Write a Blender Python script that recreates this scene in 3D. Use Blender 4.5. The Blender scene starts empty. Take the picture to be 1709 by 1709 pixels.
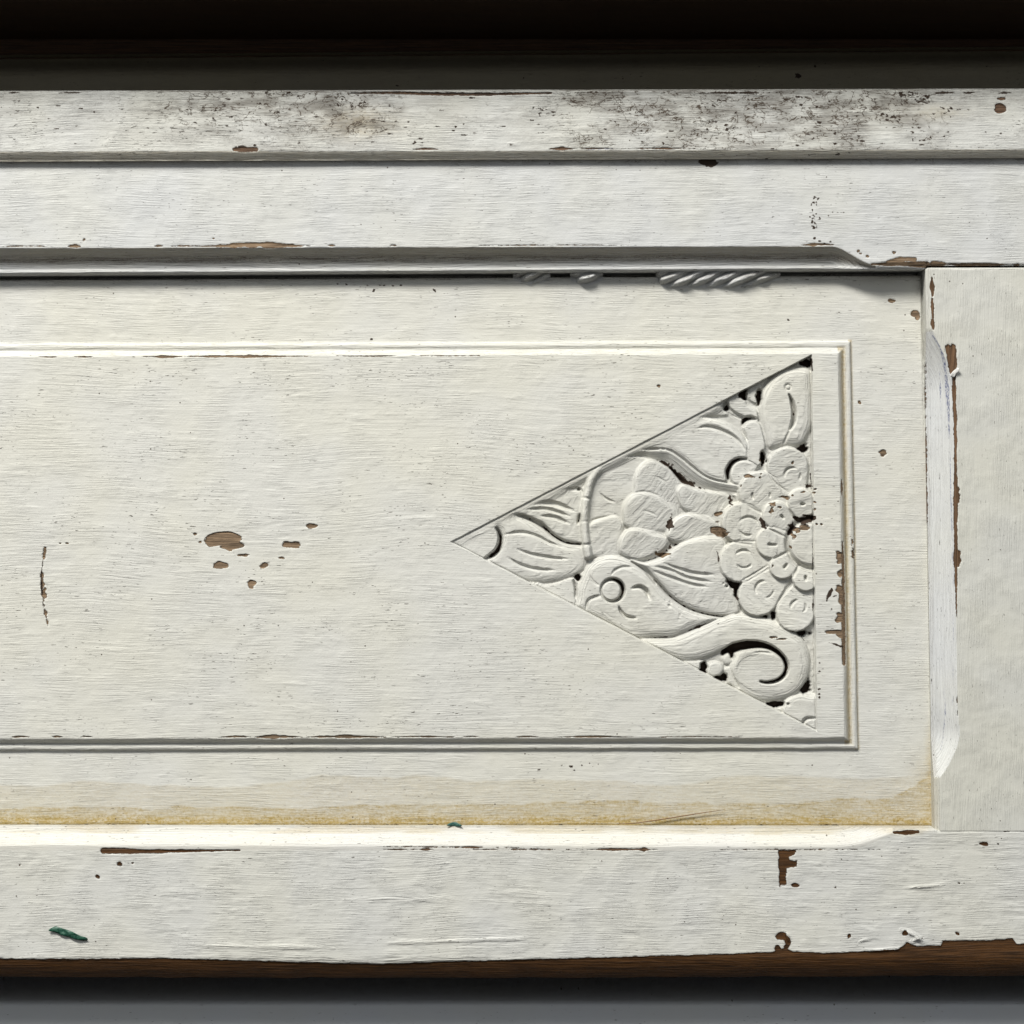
import bpy, math
import numpy as np

S = 0.0003            # metres per picture pixel on the reference plane (the photograph spans 1709 of them)
CX = CZ = 854.5
D = 1.30              # camera distance
scene = bpy.context.scene

# ------------------------------------------------------------------ camera, world, lamps
cam_d = bpy.data.cameras.new('camera'); cam = bpy.data.objects.new('camera', cam_d)
scene.collection.objects.link(cam)
cam.location = (0, -D, 0); cam.rotation_euler = (math.radians(90), 0, 0)
cam_d.sensor_width = 36; cam_d.lens = 36 * D / (1709 * S)
cam_d.clip_start = 0.05; cam_d.clip_end = 50
scene.camera = cam

world = bpy.data.worlds.new('World'); scene.world = world; world.use_nodes = True
bg = world.node_tree.nodes['Background']
bg.inputs[1].default_value = 0.46
_tc = world.node_tree.nodes.new('ShaderNodeTexCoord'); _sp = world.node_tree.nodes.new('ShaderNodeSeparateXYZ')
_mr = world.node_tree.nodes.new('ShaderNodeMapRange'); _cr = world.node_tree.nodes.new('ShaderNodeValToRGB')
world.node_tree.links.new(_tc.outputs['Generated'], _sp.inputs[0]); world.node_tree.links.new(_sp.outputs['Z'], _mr.inputs[0])
_mr.inputs[1].default_value = -1; world.node_tree.links.new(_mr.outputs[0], _cr.inputs[0]); world.node_tree.links.new(_cr.outputs[0], bg.inputs[0])
_e = _cr.color_ramp.elements      # dim floor below, room in front, bright cool wall and ceiling above
_e[0].position = .30; _e[0].color = (.055, .048, .040, 1); _e[1].position = .80; _e[1].color = (.86, .93, 1.0, 1)
_m = _e.new(.50); _m.color = (.50, .50, .49, 1)

def area(name, loc, size, energy, color):
    l = bpy.data.lights.new(name, 'AREA'); l.shape = 'RECTANGLE'; l.size = size[0]; l.size_y = size[1]
    l.energy = energy; l.color = color
    o = bpy.data.objects.new(name, l); scene.collection.objects.link(o); o.location = loc
    v = -np.array(loc, float)
    import mathutils
    o.rotation_euler = mathutils.Vector(v).to_track_quat('-Z', 'Y').to_euler()
    return o
area('window_light', (-1.00, -1.62, 2.45), (1.4, 0.46), 141, (1.0, 0.968, 0.90))

scene.view_settings.view_transform = 'Standard'; scene.view_settings.look = 'None'
scene.view_settings.exposure = 0.0; scene.view_settings.gamma = 1.0
scene.view_settings.use_curve_mapping = False
scene.render.engine = 'CYCLES'

# ------------------------------------------------------------------ numeric helpers
def hsh(ix, iy, seed):
    n = (ix * 374761393 + iy * 668265263 + seed * 974634777) & 0xffffffff
    n = ((n ^ (n >> 13)) * 1274126177) & 0xffffffff
    return ((n ^ (n >> 16)) & 0xffff) / 65535.0
def vn(x, y, seed=0):
    xf = np.floor(x); yf = np.floor(y); ix = xf.astype(np.int64); iy = yf.astype(np.int64)
    fx = x - xf; fy = y - yf
    fx = fx * fx * (3 - 2 * fx); fy = fy * fy * (3 - 2 * fy)
    a = hsh(ix, iy, seed); b = hsh(ix + 1, iy, seed); c = hsh(ix, iy + 1, seed); d = hsh(ix + 1, iy + 1, seed)
    return (a + (b - a) * fx) * (1 - fy) + (c + (d - c) * fx) * fy
def fbm(x, y, seed=0, o=3):
    s = 0; a = 0.5; t = 0
    for k in range(o):
        s = s + a * vn(x * 2 ** k + 17.3 * k, y * 2 ** k + 5.1 * k, seed + k); t += a; a *= 0.5
    return s / t
def sst(a, b, x):
    t = np.clip((x - a) / (b - a), 0, 1); return t * t * (3 - 2 * t)
def lin(x0, y0, x1, y1):
    return lambda x: y0 + (y1 - y0) * (np.asarray(x, float) - x0) / (x1 - x0)
def catmull(P, closed, n=5):
    P = np.array(P, float); N = len(P); out = []
    if N < 3: return P
    rng = range(N if closed else N - 1)
    for i in rng:
        if closed: p0, p1, p2, p3 = P[(i - 1) % N], P[i], P[(i + 1) % N], P[(i + 2) % N]
        else: p0, p1, p2, p3 = P[max(i - 1, 0)], P[i], P[i + 1], P[min(i + 2, N - 1)]
        for k in range(n):
            t = k / n
            out.append(0.5 * ((2 * p1) + (-p0 + p2) * t + (2 * p0 - 5 * p1 + 4 * p2 - p3) * t * t + (-p0 + 3 * p1 - 3 * p2 + p3) * t ** 3))
    if not closed: out.append(P[-1])
    return np.array(out)
def seg_dist(X, Y, P):
    """distance to the polyline P and the arc parameter (0..1) of the nearest point"""
    best = np.full(X.shape, 1e9); par = np.zeros(X.shape)
    L = np.concatenate([[0], np.cumsum(np.hypot(*(P[1:] - P[:-1]).T))]); T = max(L[-1], 1e-6)
    for i in range(len(P) - 1):
        a, b = P[i], P[i + 1]; d = b - a; dd = d @ d + 1e-9
        t = np.clip(((X - a[0]) * d[0] + (Y - a[1]) * d[1]) / dd, 0, 1)
        r = np.hypot(X - a[0] - t * d[0], Y - a[1] - t * d[1]); m = r < best
        best = np.where(m, r, best); par = np.where(m, (L[i] + t * (L[i + 1] - L[i])) / T, par)
    return best, par
def poly_sdf(X, Y, P):
    Q = np.vstack([P, P[:1]]); d, _ = seg_dist(X, Y, Q); ins = np.zeros(X.shape, bool)
    for i in range(len(P)):
        a, b = Q[i], Q[i + 1]
        if a[1] == b[1]: continue
        c = ((a[1] > Y) != (b[1] > Y)) & (X < (b[0] - a[0]) * (Y - a[1]) / (b[1] - a[1]) + a[0])
        ins ^= c
    return np.where(ins, d, -d)
def near(X, Y, P, m):
    P = np.asarray(P, float)
    return np.nonzero((X > P[:, 0].min() - m) & (X < P[:, 0].max() + m) & (Y > P[:, 1].min() - m) & (Y < P[:, 1].max() + m))

# ------------------------------------------------------------------ materials
def node(nt, t, **kw):
    n = nt.nodes.new(t)
    for k, v in kw.items(): setattr(n, k, v)
    return n
class G:
    def __init__(s, name):
        s.m = bpy.data.materials.new(name); s.m.use_nodes = True; s.nt = s.m.node_tree
        s.b = s.nt.nodes['Principled BSDF']; s.L = s.nt.links.new
        tc = node(s.nt, 'ShaderNodeTexCoord'); s.P = s.vscale(tc.outputs['Object'], (1 / S,) * 3)
    def put(s, sock, v):
        if isinstance(v, bpy.types.NodeSocket): s.L(v, sock)
        elif v is not None: sock.default_value = v
    def vscale(s, v, sc):
        n = node(s.nt, 'ShaderNodeVectorMath', operation='MULTIPLY'); s.put(n.inputs[0], v); n.inputs[1].default_value = sc; return n.outputs[0]
    def vadd(s, a, b):
        n = node(s.nt, 'ShaderNodeVectorMath', operation='ADD'); s.put(n.inputs[0], a); s.put(n.inputs[1], b); return n.outputs[0]
    def noise(s, v, sc, detail=2, rough=.5, dist=0):
        n = node(s.nt, 'ShaderNodeTexNoise'); s.put(n.inputs['Vector'], s.vscale(v, sc)); n.inputs['Scale'].default_value = 1
        n.inputs['Detail'].default_value = detail; n.inputs['Roughness'].default_value = rough; n.inputs['Distortion'].default_value = dist
        return n.outputs['Fac'], n.outputs['Color']
    def math(s, op, a, b=0.0, clamp=False):
        n = node(s.nt, 'ShaderNodeMath', operation=op, use_clamp=clamp); s.put(n.inputs[0], a); s.put(n.inputs[1], b); return n.outputs[0]
    def ramp(s, v, a, b, lo=0.0, hi=1.0):
        n = node(s.nt, 'ShaderNodeMapRange', interpolation_type='SMOOTHSTEP'); s.put(n.inputs[0], v)
        for k, q in zip((1, 2, 3, 4), (a, b, lo, hi)): n.inputs[k].default_value = q
        return n.outputs[0]
    def mix(s, f, a, b):
        n = node(s.nt, 'ShaderNodeMix', data_type='RGBA'); s.put(n.inputs[0], f)
        for q, v in ((n.inputs[6], a), (n.inputs[7], b)):
            s.put(q, v if isinstance(v, bpy.types.NodeSocket) else (*v, 1))
        return n.outputs[2]
    def attr(s, name):
        n = node(s.nt, 'ShaderNodeAttribute', attribute_name=name); return n.outputs['Fac']

def paint_material(name, vertical=False, base=(.748, .744, .692), rough=(1.0, .75), pores=1.0, wood=(.31, .215, .135)):
    g = G(name)
    fl = (lambda a, b: (b, 1, a)) if vertical else (lambda a, b: (a, 1, b))
    lowf, _ = g.noise(g.P, (.006,) * 3, 2); _, lowc = g.noise(g.P, (.0032,) * 3, 1)
    w = node(g.nt, 'ShaderNodeVectorMath', operation='SUBTRACT'); g.L(lowc, w.inputs[0]); w.inputs[1].default_value = (.5,) * 3
    P = g.vadd(g.P, g.vscale(w.outputs[0], (34, 0, 34)))
    n1, _ = g.noise(P, fl(.008, .17), 3, .55)
    n2, _ = g.noise(P, fl(.020, .50), 4, .7)
    n3, _ = g.noise(g.P, (.30, 1, .30), 3, .6)
    n4, _ = g.noise(P, fl(.10, .10), 2)
    n5, _ = g.noise(g.P, (.02, 1, .02), 2)
    rmask = g.ramp(n5, .36, .64, .22, 1.15); rm2 = g.ramp(g.noise(g.P, (.007, 1, .011), 2)[0], .38, .62, .35, 1.1)
    hgt = g.math('ADD', g.math('MULTIPLY', g.math('MULTIPLY', n1, rm2), .50 * rough[0]), g.math('MULTIPLY', g.math('MULTIPLY', n2, rmask), 1.25 * rough[0]))
    hgt = g.math('ADD', hgt, g.math('MULTIPLY', n3, .34 * rough[1]))
    hgt = g.math('ADD', hgt, g.math('MULTIPLY', n4, .22 * rough[1]))
    # pores in the brushed paint
    p1, _ = g.noise(P, fl(.09, .62), 2, .5)
    pm, _ = g.noise(g.P, (.012, 1, .02), 2)
    pore = g.math('MULTIPLY', g.ramp(p1, .702 - .012 * pores, .73 - .006 * pores), g.ramp(pm, .42, .62))
    hgt = g.math('SUBTRACT', hgt, g.math('MULTIPLY', pore, 1.2))
    vo = node(g.nt, 'ShaderNodeTexVoronoi'); g.L(g.vscale(g.P, (.045, .0, .045)), vo.inputs['Vector']); vo.inputs['Scale'].default_value = 1
    vo.inputs['Randomness'].default_value = 1
    sepc = node(g.nt, 'ShaderNodeSeparateColor'); g.L(vo.outputs['Color'], sepc.inputs[0])
    dot = g.math('MULTIPLY', g.math('LESS_THAN', vo.outputs['Distance'], g.math('MULTIPLY', sepc.outputs[1], .06)), g.math('GREATER_THAN', sepc.outputs[0], .62))
    # colour
    b = np.array(base)
    col = g.mix(g.ramp(lowf, .3, .7), tuple(b * (1, .995, .97)), tuple(b * (.985, .99, 1.01)))
    col = g.mix(g.math('MULTIPLY', g.ramp(n2, .55, .78), .10), col, tuple(b * .72))
    col = g.mix(g.math('MULTIPLY', g.ramp(n3, .62, .8), .12), col, tuple(b * (.72, .68, .58)))
    fn, _ = g.noise(g.P, (.22, 1, .22), 4, .7)
    fs, _ = g.noise(P, fl(.05, .25), 4, .65)
    st = g.attr('stain')
    stm = g.math('MULTIPLY', st, g.ramp(g.math('ADD', g.math('MULTIPLY', fn, .55), g.math('MULTIPLY', fs, .6)), .38, .75, .45, 1.25), True)
    col = g.mix(stm, col, (.46, .345, .135))
    dk = g.math('MULTIPLY', g.ramp(st, .45, 1.0), g.ramp(fn, .56, .70), True)
    col = g.mix(g.math('MULTIPLY', dk, .7), col, (.14, .08, .03))
    # grime with fine crackle
    dt = g.attr('dirt')
    c1, _ = g.noise(g.P, (.030, 1, .048), 5, .62, .5)
    line = g.ramp(g.math('ABSOLUTE', g.math('SUBTRACT', c1, .5)), .002, .022, 1, 0)
    c2, _ = g.noise(P, fl(.035, .40), 4, .6)
    streak = g.ramp(c2, .60, .68)
    spk = g.ramp(fn, .58, .68)
    gr = g.math('ADD', g.math('MULTIPLY', line, .80), g.math('ADD', g.math('MULTIPLY', streak, .75), g.math('MULTIPLY', spk, .5)))
    blot, _ = g.noise(g.P, (.03, 1, .05), 3, .6)
    gr = g.math('MULTIPLY', gr, g.ramp(blot, .36, .56, .10, 1.2))
    gr = g.math('ADD', g.math('MULTIPLY', gr, g.ramp(dt, .10, .75, .35, 1.15)), g.ramp(g.noise(P, fl(.012, .05), 4, .65)[0], .38, .62, .08, .62))
    col = g.mix(g.math('MULTIPLY', gr, dt, True), col, (.10, .078, .058))
    col = g.mix(g.math('MULTIPLY', g.math('MAXIMUM', pore, dot), .85), col, (.08, .06, .045))
    # bluish old undercoat
    bl = g.attr('blue')
    col = g.mix(g.math('MULTIPLY', g.ramp(bl, 0, 1), g.ramp(fn, .40, .56), True), col, (.17, .19, .30))
    # bare wood where the paint has flaked off
    chn = g.math('MULTIPLY', g.math('SUBTRACT', g.noise(P, fl(.16, .34), 4, .75)[0], .5), 4.0)
    ch = g.math('ADD', g.attr('chip'), chn)
    chm = g.ramp(ch, -.25, .25)
    wg, _ = g.noise(P, fl(.010, .36), 6, .75)
    wd = np.array(wood)
    wcol = g.mix(g.ramp(wg, .32, .68), tuple(wd * .22), tuple(wd * 1.25))
    rim = g.math('SUBTRACT', g.ramp(ch, -2.0, -.5), chm, True)
    col = g.mix(g.math('MULTIPLY', rim, .30), col, tuple(b * 1.06))
    col = g.mix(chm, col, wcol)
    gm = g.ramp(g.math('ADD', g.attr('grime'), g.math('MULTIPLY', g.math('SUBTRACT', fn, .5), 5.0)), -.3, .5)
    col = g.mix(gm, col, (.045, .029, .019))
    g.L(col, g.b.inputs['Base Color'])
    g.put(g.b.inputs['Roughness'], g.math('ADD', .50, g.math('MULTIPLY', n3, .22)))
    g.b.inputs['Specular IOR Level'].default_value = .30
    hgt = g.math('SUBTRACT', g.math('MULTIPLY', hgt, g.ramp(chm, 0, 1, 1, .35)), g.math('MULTIPLY', chm, 1.6))
    hgt = g.math('SUBTRACT', hgt, g.math('MULTIPLY', chm, g.math('MULTIPLY', wg, 1.6)))
    bp = node(g.nt, 'ShaderNodeBump'); bp.inputs['Strength'].default_value = 1; bp.inputs['Distance'].default_value = S * 1.0
    g.L(hgt, bp.inputs['Height']); g.L(bp.outputs[0], g.b.inputs['Normal'])
    return g.m

def wood_material(name, col=(.12, .06, .028)):
    g = G(name); c = np.array(col)
    w, _ = g.noise(g.P, (.012, 1, .30), 5, .65)
    n, _ = g.noise(g.P, (.05, 1, .9), 3, .6)
    k = g.mix(g.ramp(w, .3, .7), tuple(c * .45), tuple(c * 1.35))
    k = g.mix(g.math('MULTIPLY', g.ramp(n, .68, .76), .6), k, (.45, .42, .38))
    g.L(k, g.b.inputs['Base Color']); g.b.inputs['Roughness'].default_value = .55
    bp = node(g.nt, 'ShaderNodeBump'); bp.inputs['Strength'].default_value = 1; bp.inputs['Distance'].default_value = S * 1.6
    g.L(w, bp.inputs['Height']); g.L(bp.outputs[0], g.b.inputs['Normal'])
    return g.m
def plain_material(name, a, b, sc=.25, rough=.6):
    g = G(name); n, _ = g.noise(g.P, (sc, sc, sc), 4, .6)
    g.L(g.mix(g.ramp(n, .35, .65), a, b), g.b.inputs['Base Color']); g.b.inputs['Roughness'].default_value = rough
    return g.m

M_panel = paint_material('cream_paint_panel')
M_rail = paint_material('cream_paint_rail', base=(.70, .71, .70), rough=(1.15, .7))
M_lower = paint_material('cream_paint_lower_rail', base=(.735, .735, .695), rough=(1.4, .7), wood=(.105, .046, .013))
M_stile = paint_material('cream_paint_stile', vertical=True, base=(.70, .70, .65), rough=(1.15, .6), wood=(.19, .11, .06))
M_ledge = paint_material('weathered_paint_ledge', base=(.72, .725, .69), rough=(1.5, 1.0), pores=5, wood=(.17, .10, .06))
M_carve = paint_material('cream_paint_carving', base=(.748, .744, .692), rough=(1.0, .9), pores=.7)
M_shade = paint_material('shaded_paint_recess', base=(.42, .385, .29), rough=(.6, .8))  # base darkened to carry part of the overhang's shade on the recess board
M_plinth = paint_material('grey_paint_plinth', base=(.68, .70, .72), rough=(.35, .5))
M_cham = paint_material('white_paint_chamfer', base=(.71, .70, .655), rough=(.6, .5), wood=(.19, .11, .06))
M_chamv = paint_material('white_paint_stile_chamfer', vertical=True, base=(.725, .74, .74), rough=(.6, .5), wood=(.19, .11, .06))
M_wood = wood_material('bare_brown_wood', (.10, .05, .022))

# ------------------------------------------------------------------ object helpers
root = bpy.data.objects.new('wooden_cabinet', None); scene.collection.objects.link(root)
root.location = (0, 0.02, -0.42); root.empty_display_size = .1
root['label'] = 'cream painted wooden cabinet front with chipped paint and a carved floral triangle in its panel'
root['category'] = 'cabinet'

def world_xyz(X, Y, H):
    return np.stack([(X - CX) * S, -H * S, (CZ - Y) * S], -1)

def mesh_obj(name, V, F, mat, parent=None, attrs=None, smooth=None, origin=None):
    me = bpy.data.meshes.new(name)
    V = np.asarray(V, np.float32).reshape(-1, 3); F = np.asarray(F, np.int32)
    me.vertices.add(len(V)); me.vertices.foreach_set('co', V.ravel())
    me.loops.add(F.size); me.loops.foreach_set('vertex_index', F.ravel())
    me.polygons.add(len(F)); me.polygons.foreach_set('loop_start', np.arange(len(F), dtype=np.int32) * F.shape[1])
    me.polygons.foreach_set('loop_total', np.full(len(F), F.shape[1], np.int32))
    me.update(calc_edges=True)
    for k, a in (attrs or {}).items():
        at = me.attributes.new(k, 'FLOAT', 'POINT'); at.data.foreach_set('value', np.asarray(a, np.float32).ravel())
    sm = np.ones(len(F), bool) if smooth is None else smooth
    me.polygons.foreach_set('use_smooth', sm)
    me.materials.append(mat); me.validate()
    o = bpy.data.objects.new(name, me); scene.collection.objects.link(o)
    if parent is not None:
        o.parent = parent
        if parent is root: o.location = -root.location
    return o

def grid_parts(X, Y, H, attrs, labels, names, mats, parent, back, walls=True):
    """labels: per cell int. names[0] is the part (with its walls going back); the others become its children."""
    ny, nx = X.shape; V = world_xyz(X, Y, H)
    idx = np.arange(ny * nx).reshape(ny, nx)
    F = np.stack([idx[:-1, :-1], idx[1:, :-1], idx[1:, 1:], idx[:-1, 1:]], -1)   # y goes down: this winding faces the camera
    objs = {}
    for li, nm in names.items():
        sel = F[labels == li]
        if not len(sel): continue
        Vl = V.reshape(-1, 3); A = {k: a.ravel() for k, a in attrs.items()}
        used, inv = np.unique(sel.ravel(), return_inverse=True)
        Fv = inv.reshape(-1, 4); Vv = Vl[used]; A = {k: a[used] for k, a in A.items()}
        smooth = np.ones(len(Fv), bool)
        if li == 0 and walls:
            loop = np.concatenate([idx[0, :], idx[1:, -1], idx[-1, -2::-1], idx[-2:0:-1, 0]])
            n = len(loop); base = len(Vv)
            f = Vl[loop]; b = f.copy(); b[:, 1] = -back * S
            Vv = np.vstack([Vv, f, b])
            for k in A: A[k] = np.concatenate([A[k], attrs[k].ravel()[loop], attrs[k].ravel()[loop]])
            i = np.arange(n); j = (i + 1) % n
            W = np.stack([base + i, base + j, base + n + j, base + n + i], -1)
            Fv = np.vstack([Fv, W]); smooth = np.concatenate([smooth, np.zeros(n, bool)])
        objs[li] = mesh_obj(nm, Vv, Fv, mats.get(li, mats[0]), parent if li == 0 else objs[0], A, smooth)
    return objs

def spacing(*segs):
    """segs: (start, end, step) consecutive"""
    out = []
    for a, b, st in segs:
        n = max(1, int(round((b - a) / st))); out.append(np.linspace(a, b, n, endpoint=False))
    out.append([segs[-1][1]]); return np.concatenate(out)

class Wear:
    """flaked spots, grime and stains as per vertex fields, in picture pixels"""
    def __init__(s, X, Y, seed):
        s.X, s.Y = X, Y; s.seed = seed
        s.chip = np.full(X.shape, -6.0); s.grime = np.full(X.shape, -6.0)
        s.stain = np.zeros(X.shape); s.dirt = np.zeros(X.shape); s.blue = np.zeros(X.shape)
        s.rise = np.zeros(X.shape)
    def _acc(s, f, ix, v): f[ix] = np.maximum(f[ix], np.clip(v, -6, 6))
    def blob(s, x, y, rx, ry, f=None, rag=.35):
        f = s.chip if f is None else f
        ix = near(s.X, s.Y, [(x - rx, y - ry), (x + rx, y + ry)], 14)
        if not len(ix[0]): return
        X, Y = s.X[ix], s.Y[ix]; k = max(3.0, min(rx, ry) * 1.3)
        a = min(rx, ry) * rag
        X = X + (fbm(X / k / 2, Y / k, s.seed + 3, 2) - .5) * a * 5; Y = Y + (fbm(X / k / 2, Y / k, s.seed + 9, 2) - .5) * a * 3
        r = np.hypot((X - x) / rx, (Y - y) / ry); s._acc(f, ix, (1 - r) * min(rx, ry))
    def line(s, P, w, f=None, rag=.6, gaps=0.0, freq=.06):
        f = s.chip if f is None else f
        P = catmull(P, False, 4); ix = near(s.X, s.Y, P, 14)
        if not len(ix[0]): return
        X, Y = s.X[ix], s.Y[ix]; d, t = seg_dist(X, Y, P)
        if np.isscalar(w): w = [w, w]
        ww = np.interp(t, np.linspace(0, 1, len(w)), w)
        n = fbm(X * freq, Y * freq, s.seed + 21, 3)
        ww = ww * (1 + rag * 2 * (n - .5)) - gaps * 14 * np.clip(fbm(X * .035, Y * .035 + 9, s.seed + 5, 2) - .45, 0, 1)
        s._acc(f, ix, ww - d)
    def poly(s, P, f=None, rag=2.0):
        f = s.chip if f is None else f
        P = np.array(P, float); ix = near(s.X, s.Y, P, 10)
        if not len(ix[0]): return
        X, Y = s.X[ix], s.Y[ix]
        s._acc(f, ix, poly_sdf(X, Y, P) + (fbm(X / 5, Y / 4, s.seed, 2) - .5) * rag)
    def attrs(s):
        return dict(chip=s.chip, grime=s.grime, stain=s.stain, dirt=s.dirt, blue=s.blue)
    def relief(s):
        return -1.5 * sst(-.5, .8, s.chip)

def paint_relief(X, Y, seed, vertical=False, amp=1.0):
    if vertical: X, Y = Y, X
    Xw = X + 30 * (fbm(X / 180, Y / 160, seed + 40, 2) - .5); Yw = Y + 26 * (fbm(X / 220, Y / 200, seed + 41, 2) - .5)
    return amp * (.45 * (fbm(Xw / 190, Yw / 26, seed, 2) - .5) + .32 * (fbm(Xw / 50, Yw / 8, seed + 7, 2) - .5) + .16 * (fbm(X / 12, Y / 9, seed + 3, 2) - .5))

XS = spacing((-1100, -20, 12), (-20, 1730, 1.7), (1730, 2700, 12))

# ================================================================== TOP RAIL (with the stopped cove on its lower edge)
def board_grid(xs, yt, yb, n):
    v = np.linspace(0, 1, n); X = np.repeat(xs[None, :], n, 0); a, b = yt(xs), yb(xs)
    return X, a[None, :] + (b - a)[None, :] * v[:, None]
y_ledge_top = lin(0, 154, 1709, 150)
y_rail_top = lin(0, 258, 1709, 252)
y_cove_bot = lambda x: np.where(x < 1552, 457.5 - 8 * (x / 1545.), 443.5)
y_cove_bot = lambda x: 457.5 - 8.5 * np.clip(x, -300, 1545) / 1545. - 6.0 * sst(1543, 1549, x)
X, Y = board_grid(XS, y_rail_top, y_cove_bot, 125)
w = Wear(X, Y, 11)
cov0 = lin(0, 414.5, 1400, 411.5)(X) + 31 * sst(1386, 1462, X) + 100 * sst(1462, 1470, X)
yb = y_cove_bot(X); t = Y - cov0; wid = np.maximum(yb - cov0, 1); k = np.clip(wid / 43, 0, 1)
tt = np.clip(t / wid, 0, 1)
H = np.zeros(X.shape)
prof = -3.5 * sst(0, .05, tt) - 19 * np.sin(np.pi / 2 * np.clip((tt - .07) / .76, 0, 1)) ** .9 + 2.2 * np.exp(-((tt - .88) / .06) ** 2) - 6 * sst(.93, 1.0, tt)
in_cove = (t > 0) & (X < 1462)
H = np.where(in_cove, prof * k ** .8, H)
H = np.where(~in_cove, -2.5 * sst(3.0, 0, yb - Y) - 6.0 * sst(12, 0, yb - Y) * sst(1450, 1475, X) * sst(1552, 1540, X), H)
for a, b, ww in ((0, 90, .9), (112, 135, 3.2), (258, 272, 1.8), (285, 335, 1.2), (335, 520, 3.4), (545, 560, 1.5), (650, 662, 2.2), (800, 1050, .6), (1338, 1392, 2.2)):
    yy = 411.2 - (a + b) / 2 * .0021
    w.line([(a, yy + .6), ((a + b) / 2, yy - .4), (b, yy + .3)], [.3, ww, ww * .9, .3], rag=.9, freq=.09)
w.line([(385, 408), (440, 407.5), (490, 409)], [1.5, 4.0, 1.5], rag=.8)
w.line([(1455, 441), (1500, 440), (1547, 441.5)], [1.5, 4, 4.5], rag=.4)
w.line([(1480, 436.5), (1500, 433.5), (1527, 432.5)], [1, 4.5, 3.5], rag=.4)
w.line([(1557, 440), (1600, 441), (1700, 441.5)], [4, 1.8, 1.8], rag=1.0, gaps=.3)
for x, y, r in ((1360, 398, 2.6), (1368, 402, 2.4), (1386, 403, 2.2), (1432, 419, 2.5), (1447, 428, 3), (1437, 423, 2), (1492, 421, 3), (1376, 406, 2), (356, 398, 2), (140, 400, 2.5)):
    w.blob(x, y, r, r * .8, w.grime if x > 1300 and y < 410 else w.chip)
w.blob(1181, 271, 19, 7, w.grime, .3)
rng = np.random.RandomState(4)
for i in range(34):
    y = 328 + rng.rand() * 55; x = 1358 + rng.randn() * 3.5 + (4 if y < 340 else 0)
    w.blob(x, y, 1.0 + rng.rand() * 1.4, 1.0 + rng.rand() * 1.2, w.grime)
for x in (1390, 1398, 1404, 1408): w.blob(x, 355, 1.5, 1.2, w.grime)
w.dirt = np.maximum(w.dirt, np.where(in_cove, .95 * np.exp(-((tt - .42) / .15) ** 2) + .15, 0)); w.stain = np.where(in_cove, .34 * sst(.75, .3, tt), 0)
w.dirt = np.maximum(w.dirt, .55 * sst(290, 262, Y))
H = H + paint_relief(X, Y, 5, amp=.75) * sst(0, 8, np.abs(t)) + w.relief()
lab = np.where((in_cove & (t > 1))[:-1, :-1], 1, 0)
o = grid_parts(X, Y, H, w.attrs(), lab, {0: 'top_rail', 1: 'cove_moulding'}, {0: M_rail}, root, -120)

# ================================================================== LEDGE above it
X, Y = board_grid(XS, y_ledge_top, lin(0, 270.5, 1709, 264.5), 84)
w = Wear(X, Y, 31)
t = Y - y_ledge_top(X); Tt = 116.0
H = 17 - 3.0 * sst(4, 0, t) ** 2 - 9 * np.clip((t - 101.5) / 13.5, 0, 1) ** 1.15
H += 1.5 * (fbm(X / 160, Y * 0, 77, 2) - .5)
rng = np.random.RandomState(8)
up_ = sst(240, 160, Y); nz = fbm(X / 70, Y / 34, 61, 4)
reg = 1.0 * sst(180, 330, X) * sst(720, 520, X) * (.35 + .65 * up_) + .30 * sst(500, 600, X) * sst(1000, 900, X) * up_
reg = np.maximum(reg, 1.0 * sst(890, 980, X) * sst(1640, 1520, X) * (.55 + .45 * up_)); reg = np.maximum(reg, .16 + .16 * up_)
reg = np.maximum(reg, .9 * np.exp(-((X - 605) / 60) ** 2 - ((Y - 212) / 26) ** 2))
w.dirt = np.clip(1.25 * reg * sst(.20, .56, nz + .10 * reg), 0, 1)
w.stain = np.maximum(w.stain, .42 * np.exp(-((X - 600) / 60) ** 2 - ((Y - 208) / 26) ** 2)); w.stain = np.maximum(w.stain, .25 * np.exp(-((X - 1560) / 60) ** 2 - ((Y - 190) / 14) ** 2))
w.line([(585, 158.5), (660, 157.5), (780, 160), (920, 158)], [.5, 3.0, 2.2, 1.0], rag=.7)
w.line([(585, 158.5), (660, 157), (780, 159), (920, 157.5)], [.2, 1.6, 1.0, .5], w.grime, rag=.9)
for a, b in ((100, 152), (10, 40), (950, 1010), (1165, 1300), (1555, 1590), (1600, 1625), (1662, 1690)):
    w.line([(a, 158), (b, 157)], [.4, 1.7, .4], w.grime, rag=.9)
w.line([(393, 251.5), (412, 252), (429, 251.5)], [3, 4, 3.6], rag=.3); w.blob(405, 247, 9, 2, w.grime); w.blob(427, 245, 4, 2, w.grime)
for a, b, ww in ((690, 732, 1.6), (915, 962, 2.8), (960, 1020, 1.2), (1080, 1130, 1.6), (1010, 1180, .7)):
    w.line([(a, 253.6 - a * .0025), ((a + b) / 2, 252.2 - a * .002), (b, 253.6 - b * .0025)], [.4, ww, .4], rag=.6)
w.line([(978, 252), (1000, 250.5), (1021, 251)], [1.4, 2.4, 1.4], w.blue)
for x, y, r in ((757, 221, 2.6), (761, 214, 2), (774, 210, 1.5), (692, 240, 3.2), (1360, 181, 2.5), (160, 190, 2), (1183, 206, 2), (1667, 225, 2)): w.blob(x, y, r, r * .75, w.grime, .5)
w.blob(1664, 182, 10, 8); w.blob(1668, 167, 6, 3); 
rq = np.random.RandomState(12)
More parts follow.
